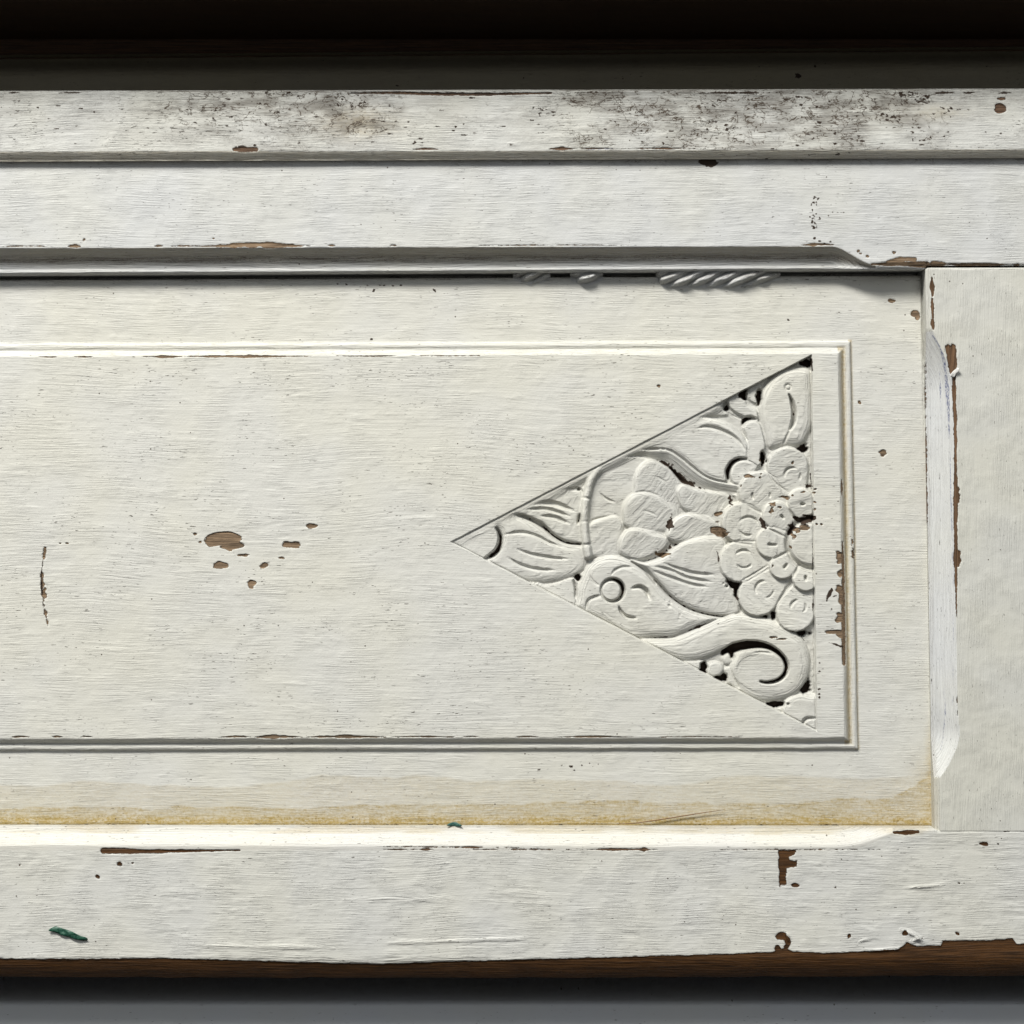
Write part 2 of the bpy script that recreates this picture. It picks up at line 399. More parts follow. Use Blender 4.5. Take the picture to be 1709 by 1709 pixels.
for cx_, cy_, sp, nn in ((1533, 172, 11, 26), (1582, 188, 10, 16), (1512, 160, 9, 14), (1331, 168, 7, 10), (905, 187, 9, 12), (1480, 200, 16, 18), (1530, 225, 16, 16), (590, 170, 30, 22), (430, 180, 40, 30), (1200, 210, 50, 34), (1360, 230, 40, 26)):
    for _ in range(nn): w.blob(cx_ + rq.randn() * sp, cy_ + rq.randn() * sp * .55, .8 + rq.rand() * 2.8, .6 + rq.rand() * 1.6, w.grime, 1.0)
for i in range(70):
    x = 20 + rng.rand() * 1660; y = 166 + rng.rand() * 78; w.blob(x, y, 2 + rng.rand() * 3.5, .8 + rng.rand() * .8, w.grime, .3)
H += paint_relief(X, Y, 25, amp=1.1) + w.relief()
w.dirt = np.where(t > 102, np.maximum(w.dirt * .5, .22), w.dirt); w.stain = np.where(t > 102, .30, w.stain)
grid_parts(X, Y, H, w.attrs(), np.zeros((X.shape[0] - 1, X.shape[1] - 1), int), {0: 'ledge_moulding'}, {0: M_ledge}, root, -300)

# ================================================================== STILE at the right
xl = lambda y: 1545.5 + (y - 450) * .0168
vs = spacing((438, 1390, 1.8)); us = np.concatenate([np.linspace(0, 64, 46, endpoint=False), np.linspace(64, 190, 70, endpoint=False), np.linspace(190, 1150, 90)])
Y = np.repeat(vs[:, None], len(us), 1); X = xl(Y) + us[None, :]; U = X - xl(Y)
Y = 446.5 + (Y - 438) / (1390 - 438) * (1386.5 - 446.5); X = xl(Y) + U
w = Wear(X, Y, 51)
outer = 6.5 + 37 * sst(546, 655, Y) ** .6 * sst(1300, 1215, Y) ** .5
outer = outer - 3.5 * sst(620, 1100, Y) * sst(1240, 1180, Y)
inn = 7.0
q = np.clip((U - inn) / np.maximum(outer - inn, .5), 0, 1); depth = np.clip((outer - inn) / 37, 0, 1)
H = np.where(U < outer, -(2.2 + 24 * depth) * (1 - (q * .35 + .65 * q ** 1.8)), 0)
H = np.where(U < inn, -(2.2 + 24 * depth) - 5 * sst(inn, 0, U) * (1 - .3 * depth), H)
H -= 2.0 * sst(2.5, 0, Y - 446.5)
inch = (U < outer) & (depth > .05)
for a, b, ww in ((464, 494, 3.0), (499, 530, 2.6), (534, 549, 3.2)):
    xx = xl((a + b) / 2) + 9.5; w.line([(xx, a), (xx + .5, (a + b) / 2), (xx + 1, b)], [1.5, ww, 1.5], rag=.8, freq=.12)
w.poly([(1577, 577), (1583, 574), (1586, 578), (1590, 574), (1595, 577), (1597, 595), (1598, 612), (1591, 622), (1586, 626), (1583, 612), (1580, 595)])
ex = lambda y: xl(y) + np.interp(y, [600, 650, 700, 1100, 1200], [40, 43, 43, 39.5, 40])
w.line([(ex(622) + 2, 622), (ex(700) + 1.5, 700), (ex(800) + 1.5, 800), (ex(900) + 1, 900), (ex(1030) + 1, 1030)], [3.0, 2.2, 2.5, 3.2, .6], rag=.7)
w.blob(ex(830) + 3, 830, 4, 20); w.blob(ex(935) + 4, 932, 5, 16); w.line([(ex(1120), 1120), (ex(1200), 1195)], [.3, 1.1, .3], rag=.9, gaps=.2)
w.line([(1557, 560), (1571, 585), (1580, 625), (1584, 680), (1586, 740)], [1.0, 2.6, 2.8, 2.0, .8], w.blue)
w.line([(1586, 740), (1590, 900), (1592, 1050), (1591, 1180)], [.8, 1.2, .8, .5], w.blue)
w.line([(1567, 590), (1572, 640), (1574, 700)], [.6, 1.4, .4], w.blue)
w.line([(1578, 1150), (1580, 1190), (1577, 1230), (1572, 1256)], [.4, 1.3, 1.5, .4], w.blue, rag=1.2)
w.line([(1549, 600), (1551, 760), (1553, 880)], [.5, 1.0, .5], rag=1.2, gaps=.15, freq=.2)
w.stain = .25 * sst(1200, 1380, Y) * sst(10, 0, U)
H += paint_relief(X, Y, 71, vertical=True, amp=.55) * sst(0, 6, np.abs(U - outer)) * sst(0, 6, U) + w.relief()
w.dirt = .25 * sst(12, 0, U) + .22 * inch
lab = np.where(inch[:-1, :-1], 1, 0)
o_st = grid_parts(X, Y, H, w.attrs(), lab, {0: 'stile', 1: 'chamfer_moulding'}, {0: M_stile, 1: M_chamv}, root, -120)

# ================================================================== BOTTOM RAIL (stopped chamfer above, worn edge below)
XS2 = XS
yb_fn = lambda x: 1633 + 2 * np.sin(np.asarray(x) / 400.) + 2.0 * (vn(np.asarray(x, float) / 40, np.asarray(x) * 0., 3) - .5)
y_top = lambda x: 1381.0 + .0011 * x + 3.5 * sst(1558, 1566, x)
X, Y = board_grid(XS2, y_top, yb_fn, 168)
w = Wear(X, Y, 91)
t = Y - y_top(X)
cw = 32 * np.interp(X, [1300, 1370, 1400, 1420, 1435, 1450, 1465, 1480, 1492, 1502], [1, .99, .96, .90, .80, .64, .44, .24, .08, 0]) + 5
q = np.clip((t - 10 * cw / 41) / (cw - 10 * cw / 41), 0, 1); dep = np.clip((cw - 5) / 36, 0, 1)
H = -(3 + 19 * dep) * (1 - sst(-.12, .82, q) * 1.0)
H = np.where(t < 10 * cw / 41, -(3 + 19 * dep) - 2.5 * sst(10 * cw / 41, 0, t), H)
H = np.where(t > cw, 0, H)
H = np.where(X > 1561, -2.0 * sst(3, 0, t), H)
inch = (t < cw) & (X < 1490)
# wood edge at the bottom, rolling under
ye = np.interp(X, [-300, 0, 120, 260, 400, 520, 640, 760, 900, 1050, 1180, 1290, 1310, 1325, 1370, 1440, 1500, 1511, 1513, 1530, 1571, 1573, 1640, 1690, 1697, 1709, 2000],
               [1600, 1600, 1601, 1599, 1603, 1607, 1609, 1605, 1601, 1597, 1593, 1589, 1582, 1588, 1591, 1588, 1584, 1576, 1572, 1579, 1578, 1570, 1570, 1566, 1576, 1575, 1575])
H -= 16 * np.clip((Y - 1596) / (yb_fn(X) - 1596), 0, 1) ** 1.7
w.chip = np.maximum(w.chip, np.clip(Y - ye + 2.2 * (fbm(X / 9, Y / 5, 12, 3) - .5), -6, 6))
w.line([(172, 1420), (250, 1421), (320, 1420), (400, 1419)], [4.8, 3.2, 2.0, 1.2], rag=.35)
for a, b, ww in ((640, 700, .8), (700, 725, 1.6), (780, 960, .8), (960, 1100, 1.5), (1065, 1085, 3), (1200, 1500, .5), (1290, 1300, 1.5)):
    w.line([(a, 1418), ((a + b) / 2, 1417.8), (b, 1417.8)], [.3, ww, .3], rag=1.2, freq=.12)
w.line([(640, 1413), (760, 1414), (900, 1415)], [.4, 1.1, .4], rag=1.2, gaps=.2, freq=.1)
w.poly([(1299, 1419), (1328, 1420), (1327, 1426), (1316, 1430), (1318, 1436), (1330, 1437), (1330, 1447), (1313, 1449), (1312, 1462), (1313, 1476), (1301, 1479), (1300, 1450)], rag=3)
w.blob(1327, 1477, 8, 3.4); w.line([(1492, 1389.5), (1510, 1390), (1532, 1388.5)], [2, 3.6, 3.0], rag=.3)
for x, y, a, b in ((200, 1442, 5, 3.2), (221, 1441, 1.6, 1.4), (163, 1463, 3, 3), (33, 1444, 1.6, 1.4), (1643, 1409, 8, 3.8), (1680, 1385, 7, 3.4), (1660, 1382, 4, 3), (1698, 1379, 3.5, 8), (1666, 1409, 1.6, 1.4),
                   (1306, 1561, 9, 6), (1312, 1572, 6, 12), (1299, 1584, 6, 5), (1417, 1563, 3, 4.5), (1509, 1557, 4.5, 4), (1598, 1558, 3.2, 3), (1395, 1481, 1.5, 1.4), (1600, 1474, 2, 1.2)): w.blob(x, y, a, b)
# lifted, wrinkled paint
for P, ht, ww in (([(1505, 1552), (1525, 1560), (1538, 1570)], 4.0, 3.5), ([(1540, 1572), (1532, 1566), (1520, 1573)], 3.4, 3), ([(1510, 1482), (1540, 1480), (1575, 1476)], 2.2, 2.0), ([(1430, 1574), (1440, 1569), (1452, 1567)], 2, 2.2),
                  ([(1440, 1587), (1480, 1586), (1508, 1582)], 2.4, 2.4), ([(1309, 1556), (1314, 1562), (1318, 1575)], 3.5, 3.0), ([(560, 1507), (640, 1500), (740, 1503)], 1.0, 4), ([(640, 1575), (760, 1570), (900, 1566)], 1.4, 3), ([(300, 1575), (420, 1580), (560, 1582)], 1.4, 3)):
    P = catmull(P, False); ix = near(X, Y, P, 10); d, tpar = seg_dist(X[ix], Y[ix], P)
    H[ix] += ht * np.exp(-(d / ww) ** 2) * np.sin(np.pi * np.clip(tpar, .05, .95))
w.grime = np.maximum(w.grime, np.clip(-1.2 - 6 * np.abs(t - 4) / 4 + 3 * (fbm(X / 30, Y / 5, 6, 2) - .3), -6, 6))
w.stain = .35 * np.where((t < 12) & (X < 1560), sst(.4, .62, fbm(X / 90, Y / 30, 13, 2)), 0)
H += paint_relief(X, Y, 101, amp=1.15) * np.where(inch, .4, 1) + w.relief()
worn = (Y > ye) & (Y > 1598)
lab = np.where(inch[:-1, :-1], 1, 0)
o_br = grid_parts(X, Y, H, w.attrs(), lab, {0: 'bottom_rail', 1: 'chamfer_moulding'}, {0: M_lower, 1: M_cham}, root, -200)

# ================================================================== PANEL, RAISED FIELD AND CARVING
xs = spacing((-1100, -20, 12), (-20, 742, 1.7), (742, 1376, .86), (1376, 1572, 1.6))
ys = spacing((440, 584, 1.6), (584, 1232, .86), (1232, 1392, 1.6))
X, Y = np.meshgrid(xs, ys)
w = Wear(X, Y, 131)
BASE, FIELD = -39.0, -26.4
x_out = lin(567, 1425.5, 1254, 1438); y_to = lin(0, 570.5, 1425, 565.5); y_bo = lin(0, 1257, 1438, 1254.5)
sx = x_out(Y) - X; sa = Y - y_to(X); sb = y_bo(X) - Y
wob = .9 * (fbm(X / 45, Y / 45, 7, 2) - .5)
s1 = np.minimum(np.minimum(sx * .88, sb), sa * .92) + wob
prof = BASE + 3.4 * sst(0, 2.6, s1) + 1.9 * np.sin(np.pi * np.clip((s1 - 1) / 11, 0, 1)) * (s1 > 1) + 9.2 * sst(11.0, 22.5, s1)
H = prof
ypt = 455.5 - 8 * X / 1545.
H = H - 45 * sst(7, 3, Y - ypt - 2) - 3 * sst(22, 0, Y - ypt) - 5 * sst(4, 0, xl(Y) - X) * sst(760, 450, Y) - 1.5 * sst(3, 0, 1381 + .0011 * X - Y)
rel = paint_relief(X, Y, 141, amp=.95) * (1 - .5 * ((s1 > -1) & (s1 < 24)))
H = H + rel

# ---- carving in the triangle, heights relative to the field
TRI = np.array([(749.5, 905), (1358.5, 589.5), (1367.5, 1224)], float)
jj = np.where((xs > 742) & (xs < 1376))[0]; ii = np.where((ys > 584) & (ys < 1232))[0]
j0, j1, i0, i1 = jj[0], jj[-1] + 1, ii[0], ii[-1] + 1
cX, cY = X[i0:i1, j0:j1], Y[i0:i1, j0:j1]
FLOOR = -27.0
C = np.full(cX.shape, -12.0) + 2.5 * (fbm(cX / 9, cY / 9, 3, 3) - .5)
Lb = np.full(cX.shape, 2)          # 2 = recess floor
Z = dict(a=(740, 570, 4.747), b=(1050, 570, 4.2725), c=(740, 780, 4.747), d=(1050, 870, 4.2725), e=(1180, 780, 8.545), f=(1180, 920, 8.545), p=(0, 0, 1))
def zz(z, pts):
    ox, oy, k = Z[z]; return [(ox + x / k, oy + y / k) for x, y in pts]
LEAF, FLOWER, SCROLL, BAND, BERRY, STEM, ROSE = 3, 4, 5, 6, 7, 8, 9
KIND = {}; nid = [20]
def new_id(kind):
    nid[0] += 1; KIND[nid[0]] = kind; return nid[0]
def put(P, top, lab, R=6, drop=None, tilt=(0, 0), smooth=True, dome=0, side=0):
    P = catmull(P, True, 4) if smooth else np.array(P, float)
    ix = near(cX, cY, P, 2); x, y = cX[ix], cY[ix]; d = poly_sdf(x, y, P)
    c = P.mean(0); drop = R if drop is None else drop
    u = np.clip(1 - d / R, 0, 1); h = top - drop * (1 - np.sqrt(np.clip(1 - u * u, 0, 1)))
    h = h + tilt[0] * (x - c[0]) + tilt[1] * (y - c[1])
    if side:
        sdir = (-(x - c[0]) * .75 - (y - c[1]) * .66) / (.5 * max(np.ptp(P[:, 0]), np.ptp(P[:, 1]))); wq = sst(-.25, .25, sdir)
        h = top - drop * wq * (1 - np.sqrt(np.clip(1 - u * u, 0, 1))) + tilt[0] * (x - c[0]) + tilt[1] * (y - c[1])
        bb = (1 - wq) * sst(0, 1, u) * side; h = h * (1 - bb) + C[ix] * bb
    if dome: h = h + dome * np.clip(d / max(d.max(), 1), 0, 1)
    m = d > 0; tgt = C[ix]; tgt[m] = h[m]; C[ix] = tgt
    l = Lb[ix]; l[m] = new_id(lab); Lb[ix] = l
def cut(P, w_, depth, taper=True, lo=0.0):
    P = catmull(P, False, 5); ix = near(cX, cY, P, 14); x, y = cX[ix], cY[ix]; d, t = seg_dist(x, y, P)
    if np.isscalar(w_): w_ = [w_ * .35, w_, w_, w_ * .35] if taper else [w_, w_]
    ww = np.interp(t, np.linspace(0, 1, len(w_)), w_)
    k = np.interp(t, [0, .18, .82, 1], [lo, 1, 1, lo]) if taper else 1
    C[ix] -= depth * k * np.clip(1.25 * (1 - (d / np.maximum(ww, .3)) ** 2), 0, 1)
def ridge(P, w_, ht):
    P = catmull(P, False, 5); ix = near(cX, cY, P, 20); x, y = cX[ix], cY[ix]; d, t = seg_dist(x, y, P)
    C[ix] += ht * np.exp(-(d / w_) ** 2) * np.sin(np.pi * np.clip(t, .03, .97)) ** .5

# left tip and its two leaves
put([(745, 905), (905, 820), (905, 985)], -4.5, LEAF, 3, smooth=False)
put(zz('c', [(380, 400), (620, 255), (860, 130), (1010, 60), (1230, 0), (1180, 90), (1150, 260), (1130, 620), (1000, 600), (860, 530), (780, 455), (660, 400), (520, 370)]), -5.5, LEAF, 4, 2, tilt=(-.03, .05))
put(zz('c', [(430, 385), (620, 280), (860, 175), (980, 165), (1120, 205), (1130, 620), (1000, 600), (860, 530), (780, 455), (660, 400), (520, 370)]), -6, LEAF, 10, 5.5, tilt=(-.06, -.02))
put(zz('c', [(300, 745), (390, 690), (455, 560), (420, 480), (380, 420), (440, 390), (560, 378), (680, 412), (800, 480), (880, 550), (980, 600), (1130, 620), (1150, 780), (1090, 850), (1000, 890), (830, 925), (690, 915), (540, 880), (420, 815)]), -5, LEAF, 17, 9, tilt=(-.045, 0))
put(zz('c', [(20, 590), (200, 480), (400, 385), (425, 480), (450, 560), (430, 630), (380, 690), (300, 740)]), -3.5, LEAF, 6, 2.5)
cut(zz('c', [(415, 480), (440, 520), (452, 580), (435, 650), (390, 695), (310, 735)]), [1.5, 3.5, 5.0, 5.2, 1.2], 15, lo=.5)
cut(zz('c', [(430, 388), (560, 368), (680, 405), (790, 465), (880, 545), (980, 598), (1090, 610)]), [1.2, 2.6, 3.6, 4.6, 2.2, 1.8, 1.8], 9, lo=.6)
cut(zz('c', [(465, 540), (600, 515), (720, 538), (830, 592), (960, 642)]), 3.2, 4.5)
cut(zz('c', [(575, 648), (700, 690), (850, 718), (1000, 730)]), 3.0, 5.0)
cut(zz('c', [(500, 710), (620, 778), (750, 810), (900, 820)]), 3.0, 5.0)
cut(zz('c', [(650, 305), (780, 278), (900, 292), (1050, 350)]), 5.0, 5.0)
cut(zz('c', [(640, 335), (800, 328), (920, 358), (1020, 395)]), 3.2, 4.5)
cut(zz('c', [(760, 385), (880, 395), (1010, 450)]), 3.4, 4.5)
# small flat wedge under the leaf
put(zz('c', [(690, 925), (850, 935), (1050, 885), (1055, 1060), (1060, 1140), (900, 1050)]), -8, LEAF, 2, 1)
cut(zz('c', [(1040, 900), (1052, 960), (1050, 1040)]), [3.5, 2.2, 1], 9, lo=.6)
# scaled middle leaf: base and scales
put(zz('p', [(990, 785), (1030, 757), (1080, 752), (1140, 790), (1230, 830), (1230, 930), (1160, 960), (1060, 935), (985, 935), (978, 860)]), -13, LEAF, 5, 3, tilt=(-.02, -.05))
put(zz('c', [(1150, 470), (1190, 430), (1290, 395), (1380, 385), (1440, 470), (1400, 640), (1420, 705), (1240, 720), (1160, 700), (1140, 600)]), -9, LEAF, 7, 4.5, tilt=(-.05, -.05))
put(zz('p', [(1063, 838), (1059, 812), (1062, 790), (1072, 774), (1090, 765), (1112, 771), (1130, 785), (1144, 808), (1150, 845), (1110, 860)]), -6.5, LEAF, 8, 7, tilt=(-.10, -.07), side=.85)
put(zz('b', [(350, 1090), (352, 1050), (400, 1012), (500, 1045), (740, 1080), (740, 1180), (680, 1290), (560, 1290), (440, 1225), (380, 1180)]), -8.5, LEAF, 8, 6, tilt=(-.09, -.07), side=.85)
put(zz('p', [(1046, 880), (1040, 862), (1042, 842), (1052, 828), (1068, 820), (1090, 822), (1112, 834), (1134, 848), (1138, 866), (1120, 888), (1080, 893)]), -6, LEAF, 9, 8, tilt=(-.09, -.09), side=.85)
put(zz('b', [(275, 1400), (290, 1330), (340, 1262), (430, 1222), (530, 1235), (660, 1280), (700, 1400), (560, 1420), (380, 1450)]), -7.5, LEAF, 9, 7, tilt=(-.09, -.10), side=.85)
put(zz('p', [(1036, 925), (1034, 908), (1039, 895), (1048, 884), (1066, 880), (1090, 886), (1113, 892), (1122, 905), (1112, 922), (1090, 934), (1060, 940)]), -5.5, LEAF, 9, 8, tilt=(-.09, -.09), side=.85)
cut(zz('a', [(1240, 1190), (1290, 1240), (1370, 1275)]), 1.8, 4); cut(zz('a', [(1150, 1450), (1200, 1410), (1350, 1380)]), 1.6, 3)
cut(zz('b', [(100, 1205), (150, 1215), (205, 1240)]), 1.4, 2); cut(zz('b', [(190, 955), (230, 975), (285, 1010)]), 1.4, 2)
# beaded band
Pb = catmull(zz('c', [(1235, 8), (1185, 75), (1155, 160), (1130, 300), (1122, 450), (1135, 600), (1152, 700)]), False)
ix = near(cX, cY, Pb, 10); d, tp = seg_dist(cX[ix], cY[ix], Pb); m = d < 7.2
hb = -10 + 9.5 * np.sqrt(np.clip(1 - (d / 7.2) ** 2, 0, 1)) - 3.2 * np.exp(-((tp - .36) / .012) ** 2) - 3.6 * np.exp(-((tp - .88) / .016) ** 2) - 1.5 * np.exp(-((tp - .62) / .012) ** 2)
hb = hb + 1.4 * (fbm(cX[ix] / 5, cY[ix] / 5, 9, 2) - .5)
tmp = C[ix]; tmp[m] = np.maximum(hb[m], -12); C[ix] = tmp; tl = Lb[ix]; tl[m] = new_id(BAND); Lb[ix] = tl
cut(zz('c', [(1075, 160), (1078, 185)]), 2.2, 9); cut(zz('c', [(1085, 370), (1080, 410), (1070, 445)]), 3, 9, lo=.7)
# upper leaf group
put(zz('b', [(430, 555), (560, 480), (640, 440), (720, 500), (830, 545), (930, 500), (960, 700), (900, 820), (600, 600)]), -12, LEAF, 5, 4, tilt=(0, -.04))
put(zz('b', [(560, 515), (600, 470), (640, 440), (690, 480), (720, 520), (640, 530)]), -8, LEAF, 5, 4)
put(zz('b', [(715, 435), (722, 400), (755, 375), (795, 370), (835, 395), (860, 450), (930, 490), (930, 560), (860, 540), (790, 510), (730, 470)]), -6, LEAF, 4, 2.5)
put(zz('b', [(840, 350), (900, 300), (1010, 240), (975, 300), (945, 370), (935, 440), (880, 420), (845, 390)]), -8, LEAF, 4, 3)
put(zz('b', [(-90, 800), (100, 690), (430, 550), (520, 538), (620, 545), (720, 580), (800, 640), (850, 700), (900, 800), (880, 840), (780, 860), (720, 920), (705, 1000), (620, 985), (540, 950), (450, 880), (370, 815), (280, 768), (100, 765)]), -4, LEAF, 10, 4.5, dome=1)
cut(zz('b', [(480, 622), (560, 602), (650, 622), (740, 665), (800, 715), (848, 785)]), [1, 3.2, 3.4, 3.0, 1.2], 4.2)
ridge(zz('b', [(500, 590), (600, 575), (700, 610), (790, 680), (850, 770)]), 5, 1.8)
put(zz('b', [(820, 600), (850, 565), (905, 552), (955, 590), (990, 660), (985, 760), (960, 870), (870, 900), (850, 800), (855, 700)]), -4.5, LEAF, 5, 3)
cut(zz('b', [(825, 600), (835, 560), (870, 540), (925, 548)]), [2.0, 4, 4, 1.5], 13, lo=.5)
put(zz('b', [(735, 980), (732, 930), (750, 880), (790, 848), (840, 840), (900, 860), (930, 900), (880, 950), (830, 1010), (780, 1050)]), -5, LEAF, 5, 3)
cut(zz('b', [(718, 975), (715, 920), (745, 865), (795, 836), (850, 835)]), [3.2, 4.2, 4.2, 3.2, 1.2], 16, lo=.6)
# stem: a bevel running down from the leaf edge
Pu = zz('b', [(-60, 770), (150, 768), (280, 770), (370, 820), (450, 885), (540, 952), (620, 987), (700, 1003), (790, 1020)])
Pl = zz('b', [(780, 1085), (740, 1082), (560, 1060), (480, 1040), (400, 1010), (350, 960), (290, 900), (200, 850), (100, 822), (0, 822), (-60, 825)])
Ps = np.vstack([catmull(Pu, False), catmull(Pl, False)])
ix = near(cX, cY, Ps, 2); d = poly_sdf(cX[ix], cY[ix], Ps); du, tu = seg_dist(cX[ix], cY[ix], catmull(Pu, False)); m = d > 0
tmp = C[ix]; tmp[m] = (-4.5 - .62 * du - 1.5 * np.exp(-(du / 1.6) ** 2))[m]; C[ix] = tmp; tl = Lb[ix]; tl[m] = new_id(STEM); Lb[ix] = tl
cut(Pu[2:], 1.3, 4, lo=1)
cut(zz('b', [(300, 895), (350, 950), (400, 1010)]), [1.5, 3.6, 2.8], 6, lo=.4)
# top right leaf
put(zz('b', [(1005, 760), (965, 640), (930, 500), (935, 400), (975, 305), (1040, 228), (1115, 180), (1220, 163), (1300, 180), (1330, 260), (1330, 560), (1300, 660), (1240, 745), (1110, 750)]), -2.5, LEAF, 20, 13)
ix = near(cX, cY, zz('b', [(1147, 320), (1147, 321)]), 8); rr = np.hypot(cX[ix] - (1050 + 1147 / 4.2725), cY[ix] - (570 + 320 / 4.2725)); C[ix] -= 3.8 * np.exp(-((rr - 4.6) / 1.2) ** 2)
cut(zz('b', [(1153, 370), (1178, 430), (1192, 510), (1182, 580), (1158, 625)]), [1.2, 3.2, 4.2, 3.8, 1.2], 14, lo=.4)
cut(zz('b', [(1158, 625), (1135, 680), (1112, 735)]), 1.6, 4)
# leaf with long grooves
put(zz('p', [(1052, 935), (1078, 939), (1110, 928), (1132, 911), (1155, 900), (1186, 895), (1216, 904), (1222, 970), (1240, 1010), (1236, 1028), (1205, 1031), (1170, 1023), (1144, 1012), (1118, 992), (1098, 970), (1080, 950)]), -6.0, LEAF, 11, 7, tilt=(-.045, -.03))
cut(zz('d', [(250, 300), (400, 355), (500, 378), (640, 385)]), 3.4, 4.5); cut(zz('d', [(180, 325), (300, 350), (420, 405), (620, 440)]), 3.4, 4.5)
cut(zz('d', [(170, 355), (350, 420), (470, 458), (590, 475)]), 3.2, 4.5)
# lower left rosette
put(zz('c', [(1062, 1130), (1055, 1040), (1068, 950), (1105, 860), (1155, 770), (1240, 715), (1335, 698), (1430, 712), (1510, 750)]) + zz('d', [(130, 350), (200, 430), (290, 530), (400, 610), (520, 660), (680, 690), (760, 680), (640, 705), (560, 740), (440, 790), (320, 835), (180, 840), (0, 845), (-180, 730)]), -3.5, ROSE, 22, 9)
cc = (740 + 1342 / 4.747, 780 + 980 / 4.747)
rr = np.hypot(cX - cc[0], cY - cc[1]); ang = np.arctan2(cY - cc[1], cX - cc[0])
gw = 1.3 + 1.5 * (1 + np.cos(ang + .45)) * .9
C -= (7 + 12 * (1 + np.cos(ang + .3)) / 2) * np.clip(1.3 * (1 - ((rr - 18.6) / gw) ** 2), 0, 1) * (np.abs(rr - 18.6) < gw)
for P, ww, dd in (([(1330, 872), (1362, 822), (1430, 792), (1515, 797)], 2.0, 4), ([(1490, 968), (1560, 950), (1615, 985), (1645, 1060)], [1, 3.6, 4.2, 1], 9), ([(1393, 1095), (1415, 1150), (1460, 1188), (1545, 1202)], [1, 3.0, 2.6, 1], 8),
                  ([(1135, 1140), (1150, 1062), (1215, 1028), (1262, 1022)], 2.4, 5), ([(1250, 948), (1190, 905), (1160, 850)], 2.0, 2.5)):
    cut(zz('c', P), ww, dd)
cut(zz('c', [(1500, 752), (1600, 820), (1690, 920)]) + zz('d', [(200, 430), (290, 530), (400, 610), (520, 660), (680, 688), (790, 668)]), [1.6, 3.0, 2.4, 2.4, 2.2, 2.0], 6.5, lo=.8)
rng = np.random.RandomState(3)
for i in range(16):
    a = zz('d', [(230 + rng.rand() * 240, 520 + rng.rand() * 200)])[0]; cut([a, (a[0] + 3 + rng.rand() * 2, a[1] + 3)], 1.2, 2)
# lower scroll
put(zz('d', [(-10, 848), (200, 842), (320, 837), (440, 793), (560, 743), (640, 707), (720, 680), (800, 667), (900, 680), (1000, 698), (1100, 740), (1210, 805), (1265, 865), (1300, 940), (1310, 1040), (1290, 1130), (1240, 1210), (1150, 1270), (1040, 1297), (940, 1292), (870, 1272), (800, 1232), (740, 1175), (722, 1090), (735, 1010), (760, 950), (690, 930), (600, 968), (500, 998), (400, 1003), (270, 975)]), -3.0, SCROLL, 22, 9)
cut(zz('d', [(690, 945), (760, 912), (850, 892), (950, 890), (1040, 918), (1110, 975), (1140, 1045), (1120, 1105), (1070, 1145), (1000, 1160), (950, 1152)]), [6, 9.5, 9.5, 8.0, 5.5, 4.2, 3.6, 3.4, 3.0, 2.6, 1.2], 26, lo=.8)
cut(zz('d', [(870, 948), (950, 940), (1050, 952), (1100, 990)]), 1.4, 3)
ridge(zz('d', [(760, 1120), (770, 1020), (840, 945), (960, 935)]), 6, 3.0)
# berries and small pieces between stem and edge
put(zz('d', [(290, 985), (400, 1006), (545, 1005), (520, 1060), (470, 1085)]), -7, LEAF, 3, 2)
put(zz('d', [(670, 985), (700, 950), (750, 940), (760, 990), (730, 1030), (690, 1030)]), -8, BERRY, 6, 5)
put(zz('d', [(562, 1070), (575, 1025), (620, 1005), (670, 1020), (690, 1065), (665, 1110), (615, 1128), (575, 1108)]), -6, BERRY, 9, 6)
put(zz('d', [(690, 1060), (730, 1050), (760, 1120), (800, 1200), (700, 1150), (700, 1100)]), -8, BERRY, 4, 3)
# bottom right leaf
put(zz('d', [(1095, 1385), (1100, 1330), (1125, 1285), (1180, 1255), (1250, 1243), (1310, 1252), (1370, 1260), (1370, 1520), (1290, 1500), (1180, 1440)]), -3.5, LEAF, 11, 7)
cut(zz('d', [(1250, 1470), (1262, 1435), (1292, 1415), (1345, 1415)]), [1.5, 3, 2.4, 1.5], 7, lo=.5)
put(zz('d', [(860, 1275), (1000, 1310), (1100, 1340), (1095, 1385), (980, 1330)]), -9, LEAF, 2, 1)
# large flower
def petal(z, c, r, top, toward=(1362, 905), wdt=.72, R=4.5, lab=FLOWER, drop=3.6, tl=.09):
    (cx, cy), = zz(z, [c]); dx, dy = toward[0] - cx, toward[1] - cy; L = math.hypot(dx, dy); dx /= L; dy /= L
    a0 = math.atan2(dy, dx); pts = []
    for k in range(13):
        a = a0 + math.radians(62) + math.radians(236) * k / 12; pts.append((cx + r * math.cos(a), cy + r * math.sin(a)))
    pts += [(cx + dx * L * .8 - dy * (-1) * r * .25 * -1, cy + dy * L * .8 - dx * r * .25), (cx + dx * L * .8 - dy * r * .25, cy + dy * L * .8 + dx * r * .25)][::1]
    put(pts, top, lab, R, drop, smooth=False, tilt=(dx * -tl, dy * -tl))
for z, c, r in (('b', (1145, 900), 36), ('d', (1200, 655), 33.5), ('b', (945, 1075), 36.5), ('d', (935, 535), 35.5), ('b', (815, 1295), 35), ('d', (805, 290), 36)):
    petal(z, c, r, -4.5)
mid = [('b', (1180, 950), 13.5), ('b', (955, 1095), 15), ('b', (862, 1318), 17), ('d', (830, 272), 16), ('d', (980, 490), 15.5), ('d', (1222, 615), 12.5)]
arcs = [((-200, -60), (-20, 40)), ((150, 200), (-20, 20)), ((-150, -10), (60, 160)), ((-150, -40), (30, 140)), ((150, 280), (0, 90)), ((170, 270), (-40, 60))]
